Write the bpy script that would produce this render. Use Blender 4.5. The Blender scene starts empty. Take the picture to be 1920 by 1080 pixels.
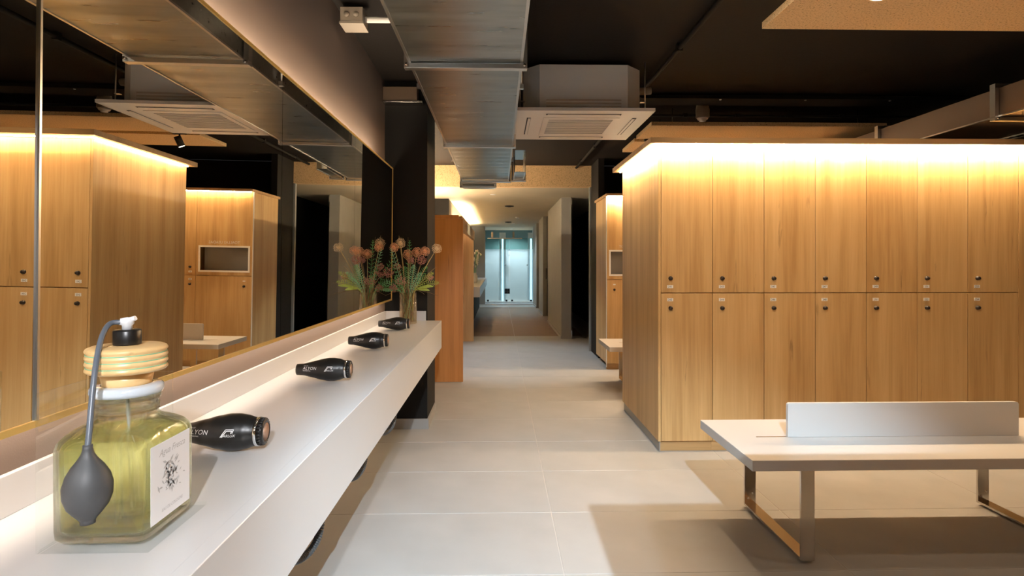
import bpy, bmesh, math, random
from mathutils import Vector, Matrix, Quaternion
random.seed(7)
S = bpy.context.scene
C = S.collection
PI = math.pi

# ------------------------------------------------------------------ camera, world, exposure
cam_d = bpy.data.cameras.new('camera'); cam = bpy.data.objects.new('camera', cam_d); C.objects.link(cam)
cam.location = (0, 0, 1.3); cam.rotation_euler = (PI/2, 0, -0.0225)
cam_d.sensor_width = 36; cam_d.lens = 1067/1920*36; cam_d.shift_y = -48.8/1920
cam_d.clip_start = 0.02; cam_d.clip_end = 100
S.camera = cam
w = bpy.data.worlds.new('world'); S.world = w; w.use_nodes = True
w.node_tree.nodes['Background'].inputs[0].default_value = (0.05, 0.05, 0.055, 1)
w.node_tree.nodes['Background'].inputs[1].default_value = 0.3
S.view_settings.view_transform = 'Standard'; S.view_settings.look = 'None'
S.view_settings.exposure = 0.50; S.view_settings.gamma = 1; S.view_settings.use_curve_mapping = False

WARM = (1.0, 0.73, 0.44); NEUTRAL = (1.0, 0.79, 0.57); COOL = (0.70, 0.87, 1.0)
LED_CROWN = 350.0; LED_MIRROR = 48.0

# ------------------------------------------------------------------ materials
def new_mat(name):
    m = bpy.data.materials.new(name); m.use_nodes = True
    return m, m.node_tree, m.node_tree.nodes['Principled BSDF']
def plain(name, col, rough=0.5, metal=0.0, bump=0.0, bscale=200, spec=None, coat=0, var=0.0, vscale=4):
    m, t, b = new_mat(name)
    b.inputs['Base Color'].default_value = (*col, 1); b.inputs['Roughness'].default_value = rough
    b.inputs['Metallic'].default_value = metal
    if spec is not None: b.inputs['Specular IOR Level'].default_value = spec
    if coat: b.inputs['Coat Weight'].default_value = coat; b.inputs['Coat Roughness'].default_value = 0.08
    if bump or var:
        tc = t.nodes.new('ShaderNodeTexCoord')
    if bump:
        n = t.nodes.new('ShaderNodeTexNoise'); n.inputs['Scale'].default_value = bscale; n.inputs['Detail'].default_value = 3
        bp = t.nodes.new('ShaderNodeBump'); bp.inputs['Strength'].default_value = bump; bp.inputs['Distance'].default_value = 0.01
        t.links.new(tc.outputs['Object'], n.inputs['Vector']); t.links.new(n.outputs['Fac'], bp.inputs['Height'])
        t.links.new(bp.outputs['Normal'], b.inputs['Normal'])
    if var:
        n2 = t.nodes.new('ShaderNodeTexNoise'); n2.inputs['Scale'].default_value = vscale; n2.inputs['Detail'].default_value = 5
        mx = t.nodes.new('ShaderNodeMix'); mx.data_type = 'RGBA'
        mx.inputs[6].default_value = (*[c*(1-var) for c in col], 1); mx.inputs[7].default_value = (*[min(1, c*(1+var)) for c in col], 1)
        t.links.new(tc.outputs['Object'], n2.inputs['Vector']); t.links.new(n2.outputs['Fac'], mx.inputs[0])
        t.links.new(mx.outputs[2], b.inputs['Base Color'])
    return m
def emit(name, col, s):
    m, t, b = new_mat(name)
    b.inputs['Base Color'].default_value = (0.8, 0.8, 0.8, 1)
    b.inputs['Emission Color'].default_value = (*col, 1); b.inputs['Emission Strength'].default_value = s
    return m
def wood(name, dark, mid, light, axis='Z', rough=0.42):
    m, t, b = new_mat(name); N = t.nodes; L = t.links
    tc = N.new('ShaderNodeTexCoord'); oi = N.new('ShaderNodeObjectInfo')
    mul = N.new('ShaderNodeVectorMath'); mul.operation = 'MULTIPLY_ADD'
    L.new(oi.outputs['Random'], mul.inputs[0]); mul.inputs[1].default_value = (37, 23, 19); L.new(tc.outputs['Object'], mul.inputs[2])
    def stretched(sc, k):
        mp = N.new('ShaderNodeMapping'); s = [sc, sc, sc]; s['XYZ'.index(axis)] = sc*k
        mp.inputs['Scale'].default_value = s; L.new(mul.outputs[0], mp.inputs['Vector'])
        n = N.new('ShaderNodeTexNoise'); n.inputs['Scale'].default_value = 1; n.inputs['Detail'].default_value = 5; n.inputs['Roughness'].default_value = 0.6
        n.inputs['Distortion'].default_value = 0.3
        L.new(mp.outputs[0], n.inputs['Vector']); return n
    n1 = stretched(9, 0.06); n2 = stretched(70, 0.025); n3 = stretched(26, 0.09)
    r = N.new('ShaderNodeValToRGB'); e = r.color_ramp.elements
    e[0].position = 0.36; e[0].color = (*dark, 1); e[1].position = 0.66; e[1].color = (*light, 1)
    k = e.new(0.5); k.color = (*mid, 1)
    a1 = N.new('ShaderNodeMath'); a1.operation = 'MULTIPLY_ADD'; a1.inputs[1].default_value = 0.3
    a2 = N.new('ShaderNodeMath'); a2.operation = 'MULTIPLY'; a2.inputs[1].default_value = 0.7
    L.new(n1.outputs['Fac'], a2.inputs[0]); L.new(n2.outputs['Fac'], a1.inputs[0]); L.new(a2.outputs[0], a1.inputs[2])
    L.new(a1.outputs[0], r.inputs['Fac'])
    # dark cracks and streaks
    r2 = N.new('ShaderNodeValToRGB'); r2.color_ramp.elements[0].position = 0.66; r2.color_ramp.elements[1].position = 0.78
    L.new(n3.outputs['Fac'], r2.inputs['Fac'])
    mx = N.new('ShaderNodeMix'); mx.data_type = 'RGBA'; L.new(r2.outputs['Color'], mx.inputs[0])
    L.new(r.outputs['Color'], mx.inputs[6]); mx.inputs[7].default_value = (*[c*0.55 for c in dark], 1)
    L.new(mx.outputs[2], b.inputs['Base Color']); b.inputs['Roughness'].default_value = rough
    bp = N.new('ShaderNodeBump'); bp.inputs['Strength'].default_value = 0.08; bp.inputs['Distance'].default_value = 0.004
    L.new(n2.outputs['Fac'], bp.inputs['Height']); L.new(bp.outputs['Normal'], b.inputs['Normal'])
    return m
def glassy(name, col, ior=1.45, rough=0.0, clear=0.5, ccol=None):
    # refractive glass that also lets straight light through
    m, t, b = new_mat(name); N = t.nodes; L = t.links; N.remove(b)
    out = N['Material Output']; g = N.new('ShaderNodeBsdfGlass'); g.inputs['Color'].default_value = (*col, 1)
    g.inputs['IOR'].default_value = ior; g.inputs['Roughness'].default_value = rough
    tr = N.new('ShaderNodeBsdfTransparent'); tr.inputs['Color'].default_value = (*(ccol or col), 1)
    mx = N.new('ShaderNodeMixShader'); mx.inputs[0].default_value = clear
    L.new(g.outputs[0], mx.inputs[1]); L.new(tr.outputs[0], mx.inputs[2]); L.new(mx.outputs[0], out.inputs['Surface'])
    return m

M = {}
M['oak'] = wood('oak_veneer', (0.49, 0.285, 0.108), (0.61, 0.38, 0.16), (0.70, 0.465, 0.215))
M['oak_h'] = wood('oak_veneer_flat', (0.38, 0.22, 0.09), (0.50, 0.30, 0.125), (0.60, 0.37, 0.17), axis='X')
M['oak_y'] = wood('oak_veneer_long', (0.38, 0.22, 0.09), (0.50, 0.30, 0.125), (0.60, 0.37, 0.17), axis='Y')
M['cedar'] = wood('reddish_wood', (0.46, 0.19, 0.045), (0.56, 0.24, 0.06), (0.62, 0.28, 0.08))
M['stopper'] = wood('turned_stopper_wood', (0.72, 0.42, 0.16), (0.84, 0.55, 0.24), (0.90, 0.64, 0.32), axis='X', rough=0.35)
M['white'] = plain('white_solid_surface', (0.61, 0.60, 0.597), 0.28)
M['bench'] = plain('white_laminate', (0.57, 0.555, 0.54), 0.35)
M['taupe'] = plain('taupe_paint', (0.20, 0.152, 0.132), 0.7, bump=0.05, bscale=300)
M['black'] = plain('black_paint', (0.010, 0.009, 0.008), 0.75, bump=0.08, bscale=120, spec=0.25)
M['ceil'] = plain('dark_brown_ceiling_paint', (0.013, 0.010, 0.008), 0.8, bump=0.1, bscale=60, spec=0.2)
M['dgrey'] = plain('dark_grey_paint', (0.32, 0.31, 0.285), 0.6, var=0.1)
M['mgrey'] = plain('mid_grey_paint', (0.26, 0.26, 0.25), 0.6, var=0.08)
M['tile'] = plain('grey_porcelain', (0.385, 0.38, 0.37), 0.5, var=0.14, vscale=3.5, bump=0.02, bscale=90)
M['grout'] = plain('pale_grout', (0.50, 0.48, 0.45), 0.8)
M['skirt'] = plain('grey_skirting', (0.36, 0.35, 0.33), 0.4)
M['plaster'] = plain('cream_plaster', (0.55, 0.47, 0.33), 0.8, var=0.08, vscale=6, bump=0.1, bscale=60)
M['mirror'] = plain('silvered_mirror', (0.80, 0.79, 0.74), 0.0, 1.0)
M['gold'] = plain('brushed_gold', (0.85, 0.60, 0.20), 0.35, 0.55)
M['chrome'] = plain('chrome', (0.82, 0.82, 0.82), 0.08, 1.0)
M['steel'] = plain('satin_steel', (0.62, 0.58, 0.54), 0.2, 1.0)
M['galv_trim'] = plain('galvanised_flange', (0.72, 0.72, 0.70), 0.28, 1.0)
M['cass'] = plain('white_plastic_panel', (0.72, 0.66, 0.60), 0.4)
M['cassbody'] = plain('zinc_plated_casing', (0.92, 0.92, 0.90), 0.5, 0.0)
M['dark_shaded'] = plain('dark_and_shaded_sheet', (0.16, 0.11, 0.075), 0.45, 0.4)  # side duct: dimness and brown reflections put into the colour; box: its own dark
M['dark'] = plain('black_slot', (0.01, 0.01, 0.01), 0.7)
M['plate'] = plain('white_plate', (0.88, 0.86, 0.82), 0.4)
M['ink'] = plain('black_ink', (0.03, 0.03, 0.03), 0.5)
M['greyink'] = plain('grey_ink', (0.30, 0.31, 0.32), 0.5)
M['paleink'] = plain('pale_grey_ink', (0.50, 0.51, 0.52), 0.5)
M['label'] = plain('white_paper', (0.85, 0.86, 0.88), 0.6)
M['whiteprint'] = plain('white_print', (0.75, 0.75, 0.75), 0.5)
M['dryer'] = plain('matte_black_plastic', (0.012, 0.011, 0.010), 0.34, spec=0.5)
M['rubber'] = plain('dark_rubber', (0.075, 0.076, 0.078), 0.5)
M['hose'] = plain('grey_blue_hose', (0.13, 0.15, 0.18), 0.3)
M['whiteplastic'] = plain('white_plastic', (0.85, 0.85, 0.85), 0.35)
M['beigeplastic'] = plain('beige_plastic', (0.33, 0.28, 0.22), 0.5)
M['copper'] = plain('copper_mesh', (0.55, 0.35, 0.25), 0.5, 0.6)
M['lockblack'] = plain('black_lock', (0.02, 0.012, 0.01), 0.35)
M['glass'] = glassy('clear_glass', (0.97, 0.985, 0.96), 1.45, 0, 0.45)
M['ringglass'] = plain('milky_glass', (0.66, 0.72, 0.77), 0.12, coat=0.6)
M['acrylic'] = glassy('clear_acrylic', (0.98, 0.99, 0.985), 1.15, 0, 0.9)
M['liquid'] = glassy('yellow_green_liquid', (0.995, 0.995, 0.70), 1.33, 0, 0.5, (0.995, 0.995, 0.66))
M['vaseglass'] = glassy('amber_tinted_glass', (0.98, 0.94, 0.86), 1.3, 0, 0.65)
M['showerglass'] = glassy('green_tinted_glass', (0.80, 0.93, 0.92), 1.1, 0, 0.8)
M['frost'] = glassy('frosted_blue_glass', (0.84, 0.91, 0.93), 1.2, 0.45, 0.25)
M['teal'] = plain('teal_tile', (0.10, 0.17, 0.17), 0.4)
M['bluewall'] = plain('pale_blue_wall', (0.55, 0.60, 0.61), 0.5)
M['gravel'] = plain('white_pebbles', (0.6, 0.6, 0.58), 0.7)
M['led'] = emit('warm_led', WARM, LED_CROWN)
M['ledm'] = emit('mirror_led', (1.0, 0.80, 0.58), LED_MIRROR)
M['ledc'] = emit('cool_led', (0.55, 0.85, 1.0), 1.6)
M['ledw'] = emit('wardrobe_led', (1.0, 0.80, 0.55), 330)
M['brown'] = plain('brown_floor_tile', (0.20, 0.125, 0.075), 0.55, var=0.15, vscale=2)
M['ledb'] = emit('mirror_led_low', (1.0, 0.84, 0.68), 13)
M['led2'] = emit('warm_led_far', WARM, 480)
M['lamp'] = emit('lamp_face', (1.0, 0.85, 0.65), 25)
M['leaf'] = plain('fern_green', (0.12, 0.42, 0.14), 0.5, var=0.3, vscale=30)
M['leafb'] = plain('blue_green_leaf', (0.28, 0.62, 0.38), 0.5, var=0.25, vscale=30)
M['lime'] = plain('lime_leaf', (0.45, 0.55, 0.10), 0.5, var=0.3, vscale=30)
M['stem'] = plain('brown_stem', (0.20, 0.13, 0.055), 0.7, var=0.3, vscale=40)
M['straw'] = plain('straw_stem', (0.50, 0.38, 0.18), 0.7, var=0.3, vscale=40)
M['allium'] = plain('peach_petal', (0.88, 0.44, 0.26), 0.7, var=0.25, vscale=60)
M['alliump'] = plain('pale_peach_petal', (0.92, 0.68, 0.44), 0.7, var=0.2, vscale=60)
M['sedum'] = plain('dusty_purple_floret', (0.40, 0.19, 0.17), 0.7, var=0.35, vscale=60)
M['wflower'] = plain('white_petal', (0.85, 0.82, 0.74), 0.6)

def galv():
    m, t, b = new_mat('galvanised_sheet'); N = t.nodes; L = t.links
    b.inputs['Metallic'].default_value = 1; b.inputs['Roughness'].default_value = 0.3
    tc = N.new('ShaderNodeTexCoord'); mp = N.new('ShaderNodeMapping'); mp.inputs['Scale'].default_value = (3, 26, 26)
    n = N.new('ShaderNodeTexNoise'); n.inputs['Scale'].default_value = 1.2; n.inputs['Detail'].default_value = 4
    L.new(tc.outputs['Object'], mp.inputs[0]); L.new(mp.outputs[0], n.inputs['Vector'])
    r = N.new('ShaderNodeValToRGB'); r.color_ramp.elements[0].color = (0.38, 0.41, 0.41, 1); r.color_ramp.elements[1].color = (0.46, 0.50, 0.50, 1)
    r.color_ramp.elements[0].position = 0.3; r.color_ramp.elements[1].position = 0.7
    L.new(n.outputs['Fac'], r.inputs['Fac']); L.new(r.outputs['Color'], b.inputs['Base Color'])
    mr = N.new('ShaderNodeMapRange'); mr.inputs[3].default_value = 0.24; mr.inputs[4].default_value = 0.34
    L.new(n.outputs['Fac'], mr.inputs[0]); L.new(mr.outputs[0], b.inputs['Roughness'])
    return m
M['galv'] = galv()
def woodwool():
    m, t, b = new_mat('wood_wool_board'); N = t.nodes; L = t.links
    tc = N.new('ShaderNodeTexCoord'); n = N.new('ShaderNodeTexNoise'); n.inputs['Scale'].default_value = 110; n.inputs['Detail'].default_value = 4; n.inputs['Roughness'].default_value = 0.7
    L.new(tc.outputs['Object'], n.inputs['Vector'])
    r = N.new('ShaderNodeValToRGB'); e = r.color_ramp.elements
    e[0].position = 0.33; e[0].color = (0.16, 0.085, 0.03, 1); e[1].position = 0.6; e[1].color = (0.84, 0.60, 0.33, 1)
    k = e.new(0.42); k.color = (0.72, 0.49, 0.25, 1)
    L.new(n.outputs['Fac'], r.inputs['Fac']); L.new(r.outputs['Color'], b.inputs['Base Color']); b.inputs['Roughness'].default_value = 0.9
    bp = N.new('ShaderNodeBump'); bp.inputs['Strength'].default_value = 0.4; bp.inputs['Distance'].default_value = 0.004
    L.new(n.outputs['Fac'], bp.inputs['Height']); L.new(bp.outputs['Normal'], b.inputs['Normal'])
    return m
M['woodwool'] = woodwool()

# ------------------------------------------------------------------ mesh helpers
class MB:
    def __init__(s): s.v = []; s.f = []; s.mi = []; s.sm = []
    def add(s, vs, fs, mi=0, smooth=False):
        o = len(s.v); s.v += [tuple(p) for p in vs]
        for f in fs: s.f.append(tuple(i+o for i in f)); s.mi.append(mi); s.sm.append(smooth)
        return s
    def box(s, x0, x1, y0, y1, z0, z1, mi=0, bev=0.0):
        if bev <= 0:
            vs = [(x, y, z) for z in (z0, z1) for y in (y0, y1) for x in (x0, x1)]
            return s.add(vs, [(0, 2, 3, 1), (4, 5, 7, 6), (0, 1, 5, 4), (2, 6, 7, 3), (0, 4, 6, 2), (1, 3, 7, 5)], mi)
        bm = bmesh.new(); bmesh.ops.create_cube(bm, size=1)
        for v in bm.verts: v.co = Vector(((x0+x1)/2+v.co.x*(x1-x0), (y0+y1)/2+v.co.y*(y1-y0), (z0+z1)/2+v.co.z*(z1-z0)))
        bmesh.ops.bevel(bm, geom=bm.edges[:], offset=bev, segments=2, affect='EDGES', profile=0.5)
        bm.verts.index_update(); s.add([v.co for v in bm.verts], [[v.index for v in f.verts] for f in bm.faces], mi); bm.free(); return s
    def prism(s, poly, y0, y1, axis='y', mi=0):
        n = len(poly)
        def pt(a, b, d): return {'y': (a, d, b), 'z': (a, b, d), 'x': (d, a, b)}[axis]
        vs = [pt(a, b, y0) for a, b in poly]+[pt(a, b, y1) for a, b in poly]
        fs = [tuple(range(n))[::-1], tuple(range(n, 2*n))]+[(i, (i+1) % n, n+(i+1) % n, n+i) for i in range(n)]
        return s.add(vs, fs, mi)
    def lathe(s, prof, n=24, cx=0, cy=0, axis='z', mi=0, smooth=True, cap=True):
        vs = []; fs = []
        for r, h in prof:
            for k in range(n):
                a = 2*PI*k/n; p = (r*math.cos(a), r*math.sin(a))
                vs.append({'z': (cx+p[0], cy+p[1], h), 'x': (h, cx+p[0], cy+p[1]), 'y': (cx+p[0], h, cy+p[1])}[axis])
        m = len(prof)
        for i in range(m-1):
            for k in range(n): fs.append((i*n+k, i*n+(k+1) % n, (i+1)*n+(k+1) % n, (i+1)*n+k))
        s.add(vs, fs, mi, smooth)
        if cap:
            for idx in (0, m-1):
                if prof[idx][0] > 1e-5:
                    o = len(s.v)-len(vs); s.f.append(tuple(o+idx*n+k for k in range(n))); s.mi.append(mi); s.sm.append(False)
        return s
    def tube(s, pts, rad, n=8, mi=0, smooth=True, cap=True):
        pts = [Vector(p) for p in pts]; vs = []; fs = []; m = len(pts); up = None
        for i, p in enumerate(pts):
            d = (pts[min(i+1, m-1)]-pts[max(i-1, 0)]).normalized()
            if up is None:
                up = Vector((0, 0, 1)) if abs(d.z) < 0.9 else Vector((1, 0, 0))
            e1 = (up-d*up.dot(d)).normalized(); e2 = d.cross(e1); up = e1
            r = rad[i] if isinstance(rad, (list, tuple)) else rad
            for k in range(n):
                a = 2*PI*k/n; vs.append(p+e1*r*math.cos(a)+e2*r*math.sin(a))
        for i in range(m-1):
            for k in range(n): fs.append((i*n+k, i*n+(k+1) % n, (i+1)*n+(k+1) % n, (i+1)*n+k))
        s.add(vs, fs, mi, smooth)
        if cap:
            o = len(s.v)-len(vs)
            s.f.append(tuple(o+k for k in range(n))[::-1]); s.mi.append(mi); s.sm.append(False)
            s.f.append(tuple(o+(m-1)*n+k for k in range(n))); s.mi.append(mi); s.sm.append(False)
        return s
    def text(s, body, size, xf, mi=0, shear=0.0, align='LEFT', spacing=1.0):
        cu = bpy.data.curves.new('t', 'FONT'); cu.body = body; cu.size = size; cu.shear = shear; cu.align_x = align
        cu.space_character = spacing; cu.resolution_u = 3
        o = bpy.data.objects.new('t', cu); C.objects.link(o)
        dg = bpy.context.evaluated_depsgraph_get(); dg.update()
        me = bpy.data.meshes.new_from_object(o.evaluated_get(dg))
        s.add([xf(v.co.x, v.co.y) for v in me.vertices], [tuple(p.vertices) for p in me.polygons], mi)
        bpy.data.objects.remove(o); bpy.data.curves.remove(cu); bpy.data.meshes.remove(me); return s
    def build(s, name, mats, parent=None, loc=None):
        me = bpy.data.meshes.new(name); me.from_pydata(s.v, [], s.f)
        mats = mats if isinstance(mats, (list, tuple)) else [mats]
        for m in mats: me.materials.append(M[m] if isinstance(m, str) else m)
        me.polygons.foreach_set('material_index', s.mi); me.polygons.foreach_set('use_smooth', s.sm)
        bm = bmesh.new(); bm.from_mesh(me); bmesh.ops.recalc_face_normals(bm, faces=bm.faces[:]); bm.to_mesh(me); bm.free()
        me.update(); o = bpy.data.objects.new(name, me); C.objects.link(o)
        if parent: o.parent = parent
        if loc: o.location = loc
        return o
def tag(o, label=None, cat=None, group=None, kind=None):
    if label: o['label'] = label
    if cat: o['category'] = cat
    if group: o['group'] = group
    if kind: o['kind'] = kind
    return o
def thing(name, label, cat, loc=(0, 0, 0), rotz=0, group=None):
    o = bpy.data.objects.new(name, None); C.objects.link(o); o.empty_display_size = 0.05
    o.location = loc; o.rotation_euler = (0, 0, rotz); return tag(o, label, cat, group)
def copy_tree(o, parent=None):
    c = o.copy(); C.objects.link(c); c.parent = parent
    for ch in list(o.children): copy_tree(ch, c)
    return c
def bx(name, mat, x0, x1, y0, y1, z0, z1, parent=None, bev=0.0, loc=None):
    return MB().box(x0, x1, y0, y1, z0, z1, 0, bev).build(name, mat, parent, loc)
def struct(o): o['kind'] = 'structure'; return o
def light(kind, name, loc, energy, col, parent=None, size=0.05, aim=None, cone=None, blend=0.5):
    d = bpy.data.lights.new(name, kind); d.energy = energy; d.color = col; d.shadow_soft_size = size
    o = bpy.data.objects.new(name, d); C.objects.link(o)
    if kind == 'SPOT': d.spot_size = cone or 1.6; d.spot_blend = blend
    if parent: o.parent = parent
    o.location = loc
    if aim is not None: o.rotation_euler = Vector(aim).to_track_quat('-Z', 'Y').to_euler()
    return o

# ------------------------------------------------------------------ room shell
XW = -0.89; CEIL = 2.70; LOWC = 2.39
FX0, FX1, FY0, FY1 = -1.8, 4.7, -2.6, 17.6
floor = struct(bx('floor', 'grout', FX0, FX1, FY0, 20.0, -0.12, -0.0015))
tw, th, g = 1.2, 0.585, 0.0045
brown_me = None
x_edges = [0.27+tw*k for k in range(-2, 4)]
ny0 = math.floor((FY0-2.364)/th)
tl = None
for i, x in enumerate(x_edges):
    for k in range(ny0, 26):
        y = 2.364+th*k
        if y > 17.3: continue
        if y > 9.6 and (x > 1.3 or x < -1.5): continue
        if tl is None:
            tl = MB().box(g/2, tw-g/2, g/2, th-g/2, -0.012, 0, 0, 0.0012).build('tile', 'tile', floor, (x, y, 0))
        else:
            c = tl.copy(); C.objects.link(c); c.parent = floor; c.location = (x, y, 0)
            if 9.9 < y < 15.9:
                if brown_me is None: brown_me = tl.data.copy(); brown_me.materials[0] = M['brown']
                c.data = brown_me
struct(bx('ceiling', 'ceil', -1.8, 4.7, -2.6, 8.25, CEIL, CEIL+0.1))
struct(bx('wall_left', 'taupe', XW-0.12, XW, -2.6, 4.45, 0, CEIL))
struct(bx('wall_back', 'taupe', -1.8, 4.7, -2.7, -2.6, 0, CEIL))
struct(bx('wall_right', 'black', 4.7, 4.8, -2.6, 8.4, 0, CEIL))
struct(bx('shadow_block', 'oak_h', 0.466, 4.6, -0.9, 0.485, 0, 2.1))  # added out of view so its edges cut the sharp floor shadow
col = struct(bx('wall_column', 'black', -1.8, -0.56, 4.45, 4.97, 0, CEIL))
sk = MB().box(-0.89, -0.549, 4.438, 4.45, 0, 0.08).box(-0.56, -0.549, 4.45, 4.98, 0, 0.08).build('skirting', 'skirt', col)
struct(bx('wall_left_recess', 'dgrey', -1.45, -1.35, 4.97, 17.6, 0, CEIL))
# corridor ceiling and its wood-wool faced beam
cc = struct(bx('ceiling_corridor', 'plaster', -1.8, 3.0, 8.37, 19.6, LOWC, LOWC+0.1))
bm_ = struct(bx('trim_1', 'woodwool', -1.8, 1.345, 8.25, 8.37, LOWC, CEIL))
# right: dark wall beyond the second lockers, then piers of the corridor
struct(bx('wall_right_far', 'black', 1.345, 4.7, 8.28, 8.40, 0, CEIL))
struct(bx('wall_right_return', 'black', 1.34, 1.42, 7.66, 8.28, 0, CEIL))
struct(bx('trim_2', 'mgrey', 1.315, 1.345, 8.26, 8.32, 0, LOWC))
struct(bx('wall_alcove', 'black', 1.9, 2.0, 8.4, 18, 0, LOWC))
def pier(name, y0, y1, th_):
    struct(bx(name, 'dgrey', 1.05, 1.05+th_, y0, y1, 0, LOWC))
pier('wall_corridor_pier', 9.6, 12.25, 0.165); pier('wall_corridor_pier', 13.6, 15.0, 0.12); pier('wall_corridor_pier', 16.0, 17.6, 0.09)
for i, (y0, y1) in enumerate(((12.25, 13.6), (15.0, 16.0))):
    d = struct(bx('door_%d' % (i+1), 'black', 1.14, 1.18, y0, y1, 0.02, LOWC-0.01))
    MB().box(1.10, 1.14, y1-0.18, y1-0.15, 0.9, 1.15).build('door_handle', 'steel', d)
struct(bx('trim_3', 'chrome', 1.216, 1.232, 9.585, 9.60, 0.02, LOWC-0.02))
for nm, y0, y1, x in (('baseboard_corridor', 9.6, 12.25, 1.05), ('baseboard_corridor', 13.6, 15.0, 1.05), ('baseboard_corridor', 16.0, 17.6, 1.05)):
    struct(bx(nm, 'skirt', x-0.012, x, y0, y1, 0.0, 0.05))
# left corridor wall above the wardrobe unit, far cross wall
struct(bx('wall_corridor_left', 'plaster', -1.35, -0.87, 9.9, 17.5, 0, LOWC))
struct(bx('wall_corridor_pier_left', 'black', -1.35, -0.87, 9.82, 9.9, 0, LOWC))
struct(bx('wall_far', 'mgrey', -0.87, -0.43, 17.5, 17.62, 0, LOWC))
# shower room at the very end
struct(bx('wall_shower_back', 'bluewall', -1.3, 1.4, 19.6, 19.7, 0, LOWC))
struct(bx('wall_shower_upper', 'teal', -1.3, 1.4, 19.56, 19.6, 1.72, LOWC))
struct(bx('wall_shower_left', 'bluewall', -0.95, -0.85, 17.62, 19.6, 0, LOWC))
struct(bx('wall_shower_right', 'bluewall', 1.14, 1.24, 17.6, 19.6, 0, LOWC))
struct(bx('trim_4', 'white', -0.43, 1.10, 17.2, 18.05, 0.0, 0.03))

# ------------------------------------------------------------------ vanity counter
ct = thing('vanity_counter', 'long white solid-surface vanity counter running under the mirror', 'counter', (0, 0, 0))
CX = -0.448; CZ = 0.845; CE = 4.437; CB = -1.6
MB().box(XW+0.001, CX-0.0305, CB, CE, CZ-0.03, CZ).build('countertop', 'white', ct)
MB().prism([(CX-0.03, 0.634), (CX-0.001, 0.634), (CX, 0.635), (CX, CZ-0.0015), (CX-0.0015, CZ), (CX-0.0303, CZ), (CX-0.0303, 0.80)], CB, CE).build('fascia', 'white', ct)
MB().box(XW+0.001, -0.878, CB, CE, CZ, 0.92, 0, 0.0015).build('upstand', 'white', ct)
MB().box(-0.878, -0.568, CE-0.012, CE, CZ, 0.92, 0, 0.0015).build('end_upstand', 'white', ct)
for y in (0.2, 1.7, 3.2, 4.2):
    MB().box(XW+0.001, CX-0.08, y, y+0.03, 0.60, CZ-0.0305).build('bracket', 'steel', ct)

# ------------------------------------------------------------------ backlit mirror
mz0, mz1, TILT = 1.019, 2.007, 0.0099
mx = lambda z: -0.82+TILT*(z-1.3)
mr = thing('wall_mirror', 'long frameless wall mirror with gold edge and glow behind it', 'mirror', (0, 0, 0))
MB().prism([(-0.872, mz0+0.05), (mx(mz0+0.05)-0.012, mz0+0.05), (mx(mz1-0.05)-0.012, mz1-0.05), (-0.872, mz1-0.05)], -1.5, 4.30).build('backing', 'dark', mr)
joints = [-1.5, -0.1, 1.029, 2.159, 3.237, 4.36]
for a, b in zip(joints[:-1], joints[1:]):
    e = 0.0012
    MB().prism([(mx(mz0)-0.006, mz0), (mx(mz0), mz0), (mx(mz1), mz1), (mx(mz1)-0.006, mz1)], a+e, b-e).build('mirror_panel', 'mirror', mr)
MB().prism([(mx(mz0)-0.014, mz0-0.012), (mx(mz0)+0.003, mz0-0.012), (mx(mz0)+0.003, mz0), (mx(mz0)-0.014, mz0)], -1.5, 4.36).build('gold_edge', 'gold', mr)
MB().prism([(mx(mz1)-0.014, mz1), (mx(mz1)+0.003, mz1), (mx(mz1)+0.003, mz1+0.010), (mx(mz1)-0.014, mz1+0.010)], -1.5, 4.36).build('gold_edge', 'gold', mr)
MB().prism([(mx(mz0)-0.014, mz0-0.012), (mx(mz0)+0.003, mz0-0.012), (mx(mz1)+0.003, mz1+0.010), (mx(mz1)-0.014, mz1+0.010)], 4.36, 4.372).build('gold_edge', 'gold', mr)
MB().prism([(mx(mz0), mz0), (mx(mz0)+0.004, mz0), (mx(mz1)+0.004, mz1), (mx(mz1), mz1)], 1.0265, 1.0315).build('joint_strip', 'galv_trim', mr)
MB().box(-0.872, -0.842, -1.5, 4.05, mz1-0.049, mz1-0.036).build('led_strip', 'ledm', mr)
MB().box(-0.872, -0.842, -1.5, 4.28, mz0+0.040, mz0+0.049).build('led_strip', 'ledb', mr)

# ------------------------------------------------------------------ lockers
LY = 3.87; LW = 0.3567; LX = 1.106; LTOP = 2.09
def knob_mesh(parent, loc):
    k = MB().lathe([(0.0, -0.020), (0.011, -0.020), (0.0125, -0.017), (0.0125, -0.006), (0.0145, -0.005), (0.0145, 0.0)], 16, axis='y')
    return k.build('lock_knob', 'lockblack', parent, loc)
def plate_mesh(parent, loc, num):
    p = MB().box(-0.0205, 0.0205, -0.0015, 0, -0.0105, 0.0105)
    p.text(num, 0.019, lambda x, y: (x-0.001, -0.0019, y-0.0068), 1, align='CENTER')
    return p.build('number_plate', ['plate', 'ink'], parent, loc)
def door(parent, x0, x1, z0, z1, knob, num, low, mirror=False):
    d = MB().box(0, x1-x0, 0, 0.018, 0, z1-z0, 0, 0.0012).build('door', 'oak', parent, (x0, 0, z0))
    kx = 0.064
    if knob:
        if low: knob_mesh(d, (kx, 0, (0.984-z0))); plate_mesh(d, (kx-0.002, 0, 1.042-z0), num)
        else: knob_mesh(d, (kx, 0, (1.188-z0))); plate_mesh(d, (kx-0.002, 0, 1.131-z0), num)
    return d
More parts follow.
